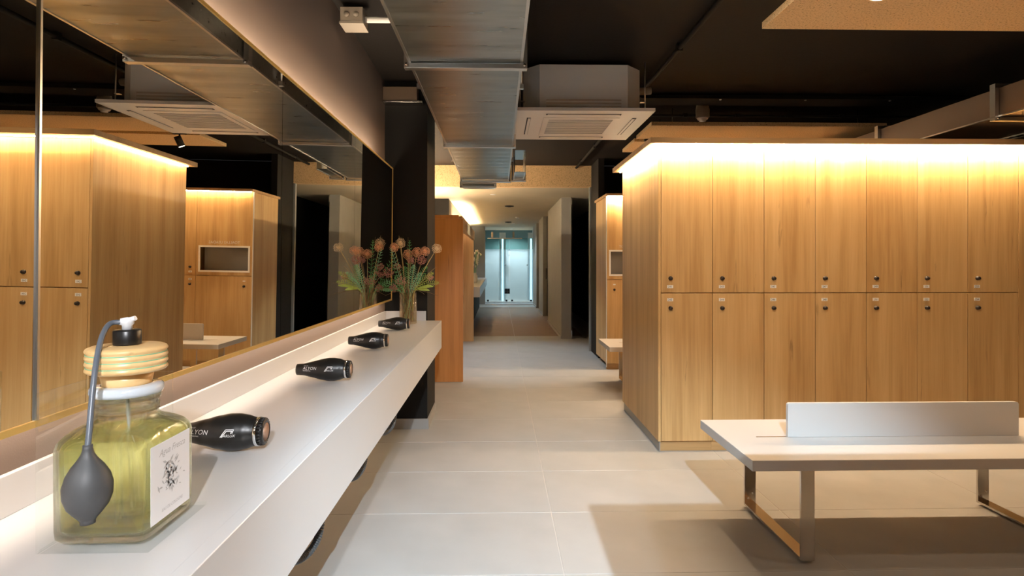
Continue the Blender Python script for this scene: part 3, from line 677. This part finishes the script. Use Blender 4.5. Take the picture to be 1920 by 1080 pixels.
# ------------------------------------------------------------------ hair dryers
def bradius(s):  # s: 0 nozzle .. 1 rear
    pts = [(0, .021), (.06, .022), (.12, .0225), (.3, .031), (.45, .039), (.58, .0435), (.68, .0435), (.78, .040), (.86, .0345), (.90, .033)]
    for (a, ra), (b, rb) in zip(pts[:-1], pts[1:]):
        if s <= b: u = (s-a)/(b-a); u = u*u*(3-2*u)*0.4+u*0.6; return ra+(rb-ra)*u
    return pts[-1][1]
DL = 0.205
def make_dryer(label, loc, rz):
    t = thing('hair_dryer', label, 'hair dryer', loc, rz, 'hair dryers resting in the counter')
    zc = 0.0445
    n = 40; prof = [(0.0, 0.004), (0.016, 0.004), (0.0165, 0.0)]+[(bradius(0.9*i/n), 0.9*DL*i/n) for i in range(n+1)]+[(0.0, 0.9*DL)]
    barrel = MB().lathe(prof, 36, 0, zc, axis='x', cap=False).build('barrel', 'dryer', t)
    MB().lathe([(0.0335, 0.895*DL), (0.0345, 0.9*DL), (0.0345, 0.925*DL), (0.033, 0.93*DL)], 36, 0, zc, axis='x').build('chrome_ring', 'chrome', t)
    rg = MB()
    for k in range(24):
        a = 2*PI*k/24; c0, s0 = math.cos(a), math.sin(a)
        rg.tube([(0.935*DL, 0.0305*c0, zc+0.0305*s0), (0.985*DL, 0.0295*c0, zc+0.0295*s0)], 0.003, 5)
    rg.lathe([(0.030, 0.931*DL), (0.030, 0.985*DL), (0.027, 0.995*DL), (0.022, 0.997*DL), (0.022, 0.990*DL)], 32, 0, zc, axis='x')
    rear = rg.build('rear_cap', 'dryer', t)
    MB().lathe([(0.0, 0.9925*DL), (0.0215, 0.9915*DL)], 28, 0, zc, axis='x').build('filter', 'copper', rear)
    # lettering wrapped around the barrel
    def wrap(x0, y0):
        def xf(a, b):
            s = (x0+a)/DL; R = bradius(s)+0.0005; ang = (y0+b)/R
            return (x0+a, -R*math.cos(ang), zc+R*math.sin(ang))
        return xf
    lt = MB().text('ALYON', 0.0155, wrap(0.028, 0.004), 0, shear=0.2, spacing=1.05)
    lt.text('PARLUX', 0.005, wrap(0.030, 0.017), 0, shear=0.2)
    lt.text('PROFESSIONAL', 0.0046, wrap(0.028, -0.002), 0, shear=0.2)
    lt.text('PARLUX', 0.0085, wrap(0.116, 0.0), 0, shear=0.3)
    wx = wrap(0.114, -0.001)   # stylised P emblem
    def bar(pts, wd):
        out = []
        for (a, b) in zip(pts[:-1], pts[1:]):
            dx, dy = b[0]-a[0], b[1]-a[1]; L_ = math.hypot(dx, dy); nx, ny = -dy/L_*wd/2, dx/L_*wd/2
            for k in range(4):
                u0, u1 = k/4, (k+1)/4
                q = [(a[0]+dx*u0+nx, a[1]+dy*u0+ny), (a[0]+dx*u1+nx, a[1]+dy*u1+ny), (a[0]+dx*u1-nx, a[1]+dy*u1-ny), (a[0]+dx*u0-nx, a[1]+dy*u0-ny)]
                lt.add([wx(*p) for p in q], [(0, 1, 2, 3)])
    for o_ in (0, 0.0032, ):
        bar([(0.0+o_, 0.0), (0.012+o_*0.6, 0.018-o_), (0.030-o_, 0.018-o_), (0.027-o_, 0.009)], 0.0018)
    lt.build('lettering', 'whiteprint', barrel)
    return t
dry = [('nearest black hair dryer beside the glass bottle', 1.385, -0.768), ('second black hair dryer from the glass bottle', 2.19, -0.770),
       ('third black hair dryer from the glass bottle', 2.99, -0.785), ('farthest black hair dryer in front of the flower vase', 3.80, -0.800)]
for i, (lab, y, x) in enumerate(dry):
    make_dryer(lab, (x, y, CZ+0.0005), [0.03, 0.0, 0.03, 0.02][i])
# coiled cords looping below the counter
cords = [(-0.50, 1.62, 1.33, 0.545, 'nearest coiled black cord looping below the counter edge'), (-0.50, 2.13, 1.84, 0.555, 'middle coiled black cord looping below the counter edge'),
         (-0.50, 2.73, 2.36, 0.545, 'farthest coiled black cord looping below the counter edge')]
for x, ya, yb, zb, lab in cords:
    ctrl = []
    for k in range(41):
        u = k/40; y = ya+(yb-ya)*u; zz = zb+0.10*(2*u-1)**2+0.30*max(0, abs(2*u-1)-0.75)*2
        ctrl.append(Vector((x+0.015*math.sin(u*6), y, zz)))
    pts = []; turns = 46; per = 9; tot = turns*per
    for k in range(tot+1):
        u = k/tot*40; i = min(39, int(u)); p = ctrl[i].lerp(ctrl[i+1], u-i); d = (ctrl[i+1]-ctrl[i]).normalized()
        e1 = Vector((1, 0, 0)); e1 = (e1-d*e1.dot(d)).normalized(); e2 = d.cross(e1); a = 2*PI*k/per
        pts.append(p+(e1*math.cos(a)+e2*math.sin(a))*0.0075)
    tag(MB().tube(pts, 0.0031, 6).build('coiled_cord', 'rubber'), lab, 'cord', 'dryer cords below the counter')

# ------------------------------------------------------------------ cologne bottle in acrylic holder
BX, BY = -0.634, 0.985
HZ = CZ+0.0005
hd = thing('acrylic_holder', 'clear acrylic holder around the big glass bottle', 'holder', (BX, BY, HZ))
MB().box(-0.082, 0.086, -0.084, 0.094, 0, 0.006, 0, 0.001).build('base', 'acrylic', hd)
MB().box(-0.087, -0.0825, -0.084, 0.094, 0.0, 0.250, 0, 0.001).build('side_plate', 'acrylic', hd)
MB().box(-0.0820, 0.022, 0.0945, 0.0985, 0.0, 0.250, 0, 0.001).build('back_plate', 'acrylic', hd)
bt = thing('glass_bottle', 'large square glass bottle of yellow-green liquid with atomiser bulb', 'bottle', (BX, BY, HZ+0.0065))
def sq(n, hw, p):
    out = []
    for k in range(n):
        a = 2*PI*(k+0.5)/n; c, s = math.cos(a), math.sin(a)
        out.append((hw*math.copysign(abs(c)**(2/p), c), hw*math.copysign(abs(s)**(2/p), s)))
    return out
def loft(secs, n=64):
    vs = []; fs = []
    for hw, p, z in secs: vs += [(x, y, z) for x, y in sq(n, hw, p)]
    for i in range(len(secs)-1):
        for k in range(n): fs.append((i*n+k, i*n+(k+1) % n, (i+1)*n+(k+1) % n, (i+1)*n+k))
    return vs, fs
outer = [(0.060, 9, 0.0), (0.069, 10, 0.002), (0.0735, 11, 0.008), (0.0745, 11, 0.02), (0.0750, 11, 0.09), (0.0750, 11, 0.148), (0.0735, 9, 0.158), (0.069, 6, 0.168), (0.061, 4, 0.176), (0.053, 2.8, 0.181), (0.0475, 2.2, 0.186), (0.046, 2, 0.193), (0.046, 2, 0.212), (0.0495, 2, 0.215), (0.050, 2, 0.220), (0.047, 2, 0.2235)]
inner = [(0.041, 2, 0.2235), (0.0405, 2, 0.193), (0.042, 2.2, 0.186), (0.048, 2.8, 0.177), (0.056, 4, 0.171), (0.063, 6, 0.163), (0.068, 9, 0.154), (0.0695, 11, 0.146), (0.0695, 11, 0.09), (0.0690, 11, 0.020), (0.064, 10, 0.012), (0.03, 4, 0.011), (0.001, 2, 0.015)]
gb = MB(); vs, fs = loft(outer+inner); gb.add(vs, fs, 0, True)
n_ = 64; gb.add([vs[k] for k in range(n_)], [tuple(range(n_))[::-1]], 0, False)
gbo = gb.build('glass_body', 'glass', bt)
lq = MB(); lv, lf = loft([(0.030, 4, 0.0120), (0.0635, 10, 0.0130), (0.0685, 11, 0.0205), (0.0690, 11, 0.09), (0.0690, 11, 0.145), (0.0672, 9, 0.1535), (0.0645, 7, 0.160)])
lq.add(lv, lf, 0, True); lq.f.append(tuple(range(64))[::-1]); lq.mi.append(0); lq.sm.append(False)
lq.f.append(tuple(6*64+k for k in range(64))); lq.mi.append(0); lq.sm.append(False)
lq.build('liquid', 'liquid', bt)
MB().lathe([(0.0462, 0.195), (0.0482, 0.197), (0.0485, 0.205), (0.0462, 0.208)], 36, cap=False).build('neck_band', 'glass', bt)
MB().lathe([(0.046, 0.224), (0.0525, 0.225), (0.0545, 0.231), (0.0535, 0.238), (0.049, 0.241), (0.038, 0.2415)], 36, cap=False).build('neck_ring', 'ringglass', bt)
MB().lathe([(0.0, 0.223), (0.0345, 0.223), (0.0365, 0.244), (0.040, 0.262), (0.0, 0.2622)], 36).build('stopper_neck', 'stopper', bt)
sp = [(0.0, 0.2625), (0.052, 0.2625)]
for k in range(4):
    z = 0.263+k*0.0105; sp += [(0.0575, z+0.001), (0.0600, z+0.004), (0.0600, z+0.0065), (0.0580, z+0.0095)]
sp += [(0.052, 0.3065), (0.0, 0.3075)]
so = MB().lathe(sp, 48).build('stopper', 'stopper', bt)
for k in range(3):
    z = 0.263+k*0.0105+0.0102; MB().lathe([(0.0583, z-0.0008), (0.0590, z), (0.0583, z+0.0008)], 48, cap=False).build('green_line', 'leafb', so)
MB().lathe([(0.0, 0.3077), (0.0205, 0.3077), (0.021, 0.310), (0.021, 0.331), (0.0195, 0.333), (0.0, 0.333)], 28).build('pump_collar', 'dryer', bt)
nz = MB().lathe([(0.008, 0.3332), (0.008, 0.340), (0.0105, 0.343), (0.0105, 0.352), (0.0, 0.354)], 16, 0.0, 0)
nz.tube([(0.0, 0, 0.343), (-0.010, -0.004, 0.346)], 0.005, 10).tube([(0.0, 0, 0.347), (0.014, 0.0, 0.3525)], [0.006, 0.004], 10)
nz.build('spray_nozzle', 'whiteplastic', bt)
def smooth(P, n=6):
    P = [Vector(p) for p in P]; out = []
    for i in range(len(P)-1):
        a, b, c, d = P[max(i-1, 0)], P[i], P[i+1], P[min(i+2, len(P)-1)]
        for k in range(n):
            u = k/n; out.append(0.5*((2*b)+(-a+c)*u+(2*a-5*b+4*c-d)*u*u+(-a+3*b-3*c+d)*u**3))
    return out+[P[-1]]
def at(u, v, y):   # point of the place at depth y on the sight line of a photo position
    a = (u-960)/1067; c, s = math.cos(0.0225), math.sin(0.0225); r = Vector((a*c+s, -a*s+c, -(v-491.2)/1067)); r *= y/r.y
    return r+Vector((0, 0, 1.3))
BO = Vector(bt.location)
# hose: from the nozzle arching to the left and down to the bulb in front of the bottle
hp = [Vector((-0.006, -0.003, 0.3455))]+[at(u, v, y)-BO for u, v, y in ((208, 606, 0.972), (195, 622, 0.95), (186, 650, 0.93), (178, 697, 0.908), (172, 752, 0.892), (168, 802, 0.880), (164.5, 838, 0.872))]
MB().tube(smooth(hp), 0.0042, 12).build('hose', 'hose', bt)
bp_ = hp[-1]; bl = MB()
pr = [(0.0, 0.003), (0.0066, 0.003), (0.0068, -0.003), (0.0085, -0.010), (0.013, -0.018), (0.0215, -0.029), (0.0285, -0.042), (0.0325, -0.057), (0.032, -0.073), (0.027, -0.088), (0.019, -0.099), (0.013, -0.106), (0.010, -0.110), (0.010, -0.115), (0.0, -0.1155)]
bl.lathe([(r, bp_.z+h) for r, h in pr], 28, bp_.x, bp_.y); bl.build('rubber_bulb', 'rubber', bt)
MB().tube([(0, 0, 0.222), (0.004, 0.002, 0.1), (0.008, 0.0, 0.025)], 0.0022, 8).build('dip_tube', 'whiteplastic', bt)
# label on the right-hand face
lb = MB().box(0.0752, 0.0757, -0.060, 0.054, 0.022, 0.149)
LX_ = 0.0760
lb.text('Agua Fresca', 0.0155, lambda a, b: (LX_, a, b+0.127), 2, shear=0.35, align='CENTER')
lb.text('EAU DE COLOGNE', 0.0072, lambda a, b: (LX_, a, b+0.034), 2, align='CENTER', shear=0.2)
for k in range(70):   # grey botanical sketch
    cy_, cz_ = random.gauss(-0.004, 0.013), random.uniform(0.062, 0.115); a = random.uniform(0, PI); l_ = random.uniform(0.003, 0.009); w2 = l_*0.3
    d1_, d2_ = (math.cos(a)*l_, math.sin(a)*l_), (-math.sin(a)*w2, math.cos(a)*w2)
    lb.add([(LX_, cy_-d1_[0], cz_-d1_[1]), (LX_, cy_+d2_[0], cz_+d2_[1]), (LX_, cy_+d1_[0], cz_+d1_[1]), (LX_, cy_-d2_[0], cz_-d2_[1])], [(0, 1, 2, 3)], 2)
lb.build('label', ['label', 'greyink', 'paleink'], bt)

# ------------------------------------------------------------------ flowers
VX, VY = -0.675, 4.235
vz = thing('glass_vase', 'amber-tinted cylindrical glass vase at the far end of the counter', 'vase', (VX, VY, CZ+0.0005))
MB().lathe([(0.0, 0.0), (0.062, 0.0), (0.064, 0.004), (0.064, 0.228), (0.061, 0.228), (0.060, 0.014), (0.0, 0.012)], 32).build('vase_body', 'vaseglass', vz)
VB = Vector((VX, VY, CZ+0.016))
def stem_path(head, k):
    a = k*2.4; base = VB+Vector((0.035*math.cos(a), 0.035*math.sin(a), 0)); rim = VB+Vector((0, 0, 0.21))
    hd_ = Vector(head); dirv = (hd_-rim); rim2 = rim+Vector((max(-0.045, min(0.045, dirv.x*0.3)), max(-0.045, min(0.045, dirv.y*0.3)), 0))
    return smooth([base, rim2, rim2.lerp(hd_, 0.5)+Vector((0, 0, 0.02)), hd_], 5)
heads = [(751, 456, 4.30, 'alliump', 0.036, 'pale peach ball flower, tallest above the vase'), (739, 464, 4.16, 'allium', 0.030, 'peach ball flower next to the mirror edge'),
         (765, 477, 4.20, 'allium', 0.034, 'orange peach ball flower above the vase centre'), (782, 473, 4.22, 'allium', 0.034, 'orange peach ball flower right of centre'),
         (797, 471, 4.28, 'allium', 0.033, 'orange peach ball flower, right of the pair'), (819, 466, 4.20, 'alliump', 0.033, 'pale golden ball flower at far right over the wood panel')]
for k, (u, v, y, mt, r, lab) in enumerate(heads):
    p = at(u, v, y); t = thing('allium_flower', lab, 'flower', VB, 0, 'ball flowers in the vase')
    MB().tube([q-VB for q in stem_path(p, k)], 0.0022, 5).build('stem', 'straw', t)
    h = MB(); c0 = p-VB
    for j in range(130):
        zz = 1-2*(j+0.5)/130; ph = j*2.39996; rr = math.sqrt(1-zz*zz); d = Vector((rr*math.cos(ph), rr*math.sin(ph), zz)); R = r*random.uniform(0.85, 1.12)
        e1 = d.orthogonal().normalized(); e2 = d.cross(e1); tip = c0+d*R; wv = 0.0014
        h.add([c0+d*0.008+e1*wv*0.5, c0+d*0.008-e1*wv*0.5, tip], [(0, 1, 2)])
        s_ = 0.0042
        h.add([tip+e1*s_, tip+e2*s_*0.5, tip-e1*s_, tip-e2*s_*0.5, tip+d*s_*0.8], [(0, 1, 4), (1, 2, 4), (2, 3, 4), (3, 0, 4)])
    h.lathe([(0, c0.z-0.008), (0.008, c0.z), (0, c0.z+0.008)], 8, c0.x, c0.y)
    h.build('flower_head', mt, t)
seds = [(737, 540, 4.16, 0.030, 'purple cluster lowest at the left of the rim'), (770, 488, 4.16, 0.028, 'small purple cluster under the central ball flower'), (806, 520, 4.2, 0.026, 'small purple cluster at the right among lime leaves'), (728, 512, 4.10, 0.040, 'dusty purple flower cluster at left by the mirror'), (752, 527, 4.12, 0.042, 'dusty purple flower cluster above the vase rim'), (745, 500, 4.25, 0.028, 'small dusty purple cluster between the ferns'),
        (790, 488, 4.25, 0.036, 'brown-purple cluster below the right ball flowers')]
for k, (u, v, y, r, lab) in enumerate(seds):
    p = at(u, v, y); t = thing('sedum_flower', lab, 'flower', VB, 0, 'purple clusters in the vase')
    MB().tube([q-VB for q in stem_path(p-Vector((0, 0, r*0.5)), k+9)], 0.0025, 5).build('stem', 'stem', t)
    h = MB(); c0 = p-VB
    for j in range(90):
        d = Vector((random.gauss(0, 1), random.gauss(0, 1), random.gauss(0, 0.8))).normalized()*r*random.uniform(0.5, 1.05); q = c0+d; s_ = random.uniform(0.003, 0.0055)
        h.add([q+Vector((s_, 0, 0)), q-Vector((s_, 0, 0)), q+Vector((0, s_, 0)), q-Vector((0, s_, 0)), q+Vector((0, 0, s_)), q-Vector((0, 0, s_))],
              [(0, 2, 4), (2, 1, 4), (1, 3, 4), (3, 0, 4), (2, 0, 5), (1, 2, 5), (3, 1, 5), (0, 3, 5)])
    h.build('flower_head', 'sedum', t)
fr_ = [(698, 522, 4.15, 'leafb', 'pale fern frond reaching out to the left, mid height'), (690, 533, 4.24, 'leaf', 'long fern frond reaching furthest left'), (768, 452, 4.34, 'leaf', 'tall dark fern frond behind the ball flowers'), (822, 530, 4.22, 'lime', 'yellow-green frond spreading far right'), (790, 512, 4.08, 'leafb', 'short pale frond at the front right'), (740, 520, 4.06, 'leaf', 'short green frond at the front left'),
       (733, 466, 4.15, 'leafb', 'pale green fern frond rising at left, nearly upright'), (776, 497, 4.12, 'leafb', 'blue-green fern frond above the vase centre'),
       (703, 542, 4.12, 'leaf', 'green fern frond drooping low to the left'), (716, 523, 4.20, 'leaf', 'green fern frond behind the left purple cluster'),
       (812, 512, 4.15, 'lime', 'lime fern frond arching to the right'), (800, 500, 4.32, 'leaf', 'dark fern frond behind the right stems'),
       (722, 470, 4.36, 'leaf', 'dark green fern frond tucked behind the left ball flowers'), (758, 500, 4.33, 'leaf', 'dark green frond at the back of the bouquet')]
for k, (u, v, y, mt, lab) in enumerate(fr_):
    p = at(u, v, y); t = thing('fern_frond', lab, 'leaf', VB, 0, 'fern fronds in the vase')
    path = [q-VB for q in stem_path(p, k+3)]
    MB().tube(path, 0.0016, 5).build('stem', mt, t)
    lf_ = MB(); m0 = int(len(path)*0.42); N_ = 13
    for j in range(N_):
        uu = j/(N_-1); f_ = m0+(len(path)-1-m0)*uu; i = min(len(path)-2, int(f_)); q = path[i].lerp(path[i+1], f_-i); d = (path[i+1]-path[i]).normalized()
        side = d.cross(Vector((0.2, -1, 0.3))).normalized(); ln = 0.034*(math.sin(PI*(0.12+0.85*uu))+0.15); wd_ = 0.0032
        nrm = side.cross(d)
        for sg in (-1, 1):
            tip = q+side*sg*ln*0.8+d*ln*0.55+nrm*random.uniform(-0.006, 0.006); mid = q.lerp(tip, 0.45)
            lf_.add([q, mid+d*wd_+nrm*0.002, tip, mid-d*wd_+nrm*0.002], [(0, 1, 2), (0, 2, 3)])
    lf_.build('leaflets', mt, t)
bl_ = [(813, 537, 4.14, 'lime', 'broad yellow-green leaf low at right of the vase'), (806, 545, 4.2, 'lime', 'second yellow-green leaf just over the vase rim'), (712, 548, 4.22, 'leafb', 'broad green leaf low at left of the vase'), (781, 520, 4.06, 'leafb', 'bluish leaf standing at the front of the bouquet')]
for k, (u, v, y, mt, lab) in enumerate(bl_):
    p = at(u, v, y); t = thing('broad_leaf', lab, 'leaf', VB, 0, 'broad leaves in the vase')
    path = [q-VB for q in stem_path(p, k+5)]; MB().tube(path[:9], 0.0018, 5).build('stem', mt, t)
    b_ = MB(); n2 = len(path); seg = path[7:]; vs = []; fs = []
    for i, q in enumerate(seg):
        uu = i/(len(seg)-1); wd_ = 0.012*math.sin(PI*min(1, uu*0.97+0.03)); sd_ = Vector((0.25, 0.2, 0.95)); vs += [q+sd_*wd_, q+Vector((0, -0.006*math.sin(PI*uu), 0)), q-sd_*wd_]
    for i in range(len(seg)-1):
        fs += [(3*i, 3*i+1, 3*i+4, 3*i+3), (3*i+1, 3*i+2, 3*i+5, 3*i+4)]
    b_.add(vs, fs, 0, True); b_.build('blade', mt, t)
tws = [(822, 555, 4.1), (828, 532, 4.2), (700, 566, 4.1), (748, 442, 4.28), (796, 552, 4.0), (688, 540, 4.18), (765, 445, 4.35), (818, 500, 4.3), (770, 470, 4.1), (806, 486, 4.26)]
tl_ = ['thin twig hanging lowest to the right', 'thin twig reaching right past the lime leaf', 'thin twig drooping low to the left over the mirror', 'thin twig pointing straight up beside the tallest flower', 'short twig poking forward over the rim', 'long twig reaching furthest left', 'tall thin twig behind the tallest flower', 'brown twig rising to the right', 'brown twig in the middle of the bouquet', 'brown twig under the golden ball flower']
for k, (u, v, y) in enumerate(tws):
    p = at(u, v, y); path = stem_path(p, k+1)
    m_ = MB().tube([q-VB for q in path], [0.0022-0.0014*i/len(path) for i in range(len(path))], 5)
    t = m_.build('twig', 'straw' if k % 2 else 'stem', None, VB); tag(t, tl_[k], 'twig', 'twigs in the vase')
for k in range(14):
    a = k*2*PI/14+0.2; r = 0.045; b0 = (r*math.cos(a), r*math.sin(a), 0.0); b1 = (r*math.cos(a+1.4)*0.9, r*math.sin(a+1.4)*0.9, 0.25+0.05*random.random())
    tag(MB().tube([b0, ((b0[0]+b1[0])/2*1.05, (b0[1]+b1[1])/2*1.05, 0.12), b1], 0.0024, 5).build('vase_stick', 'stem' if k % 3 else 'straw', None, VB), 'thin brown stick standing inside the glass vase', 'stick', 'sticks inside the vase')
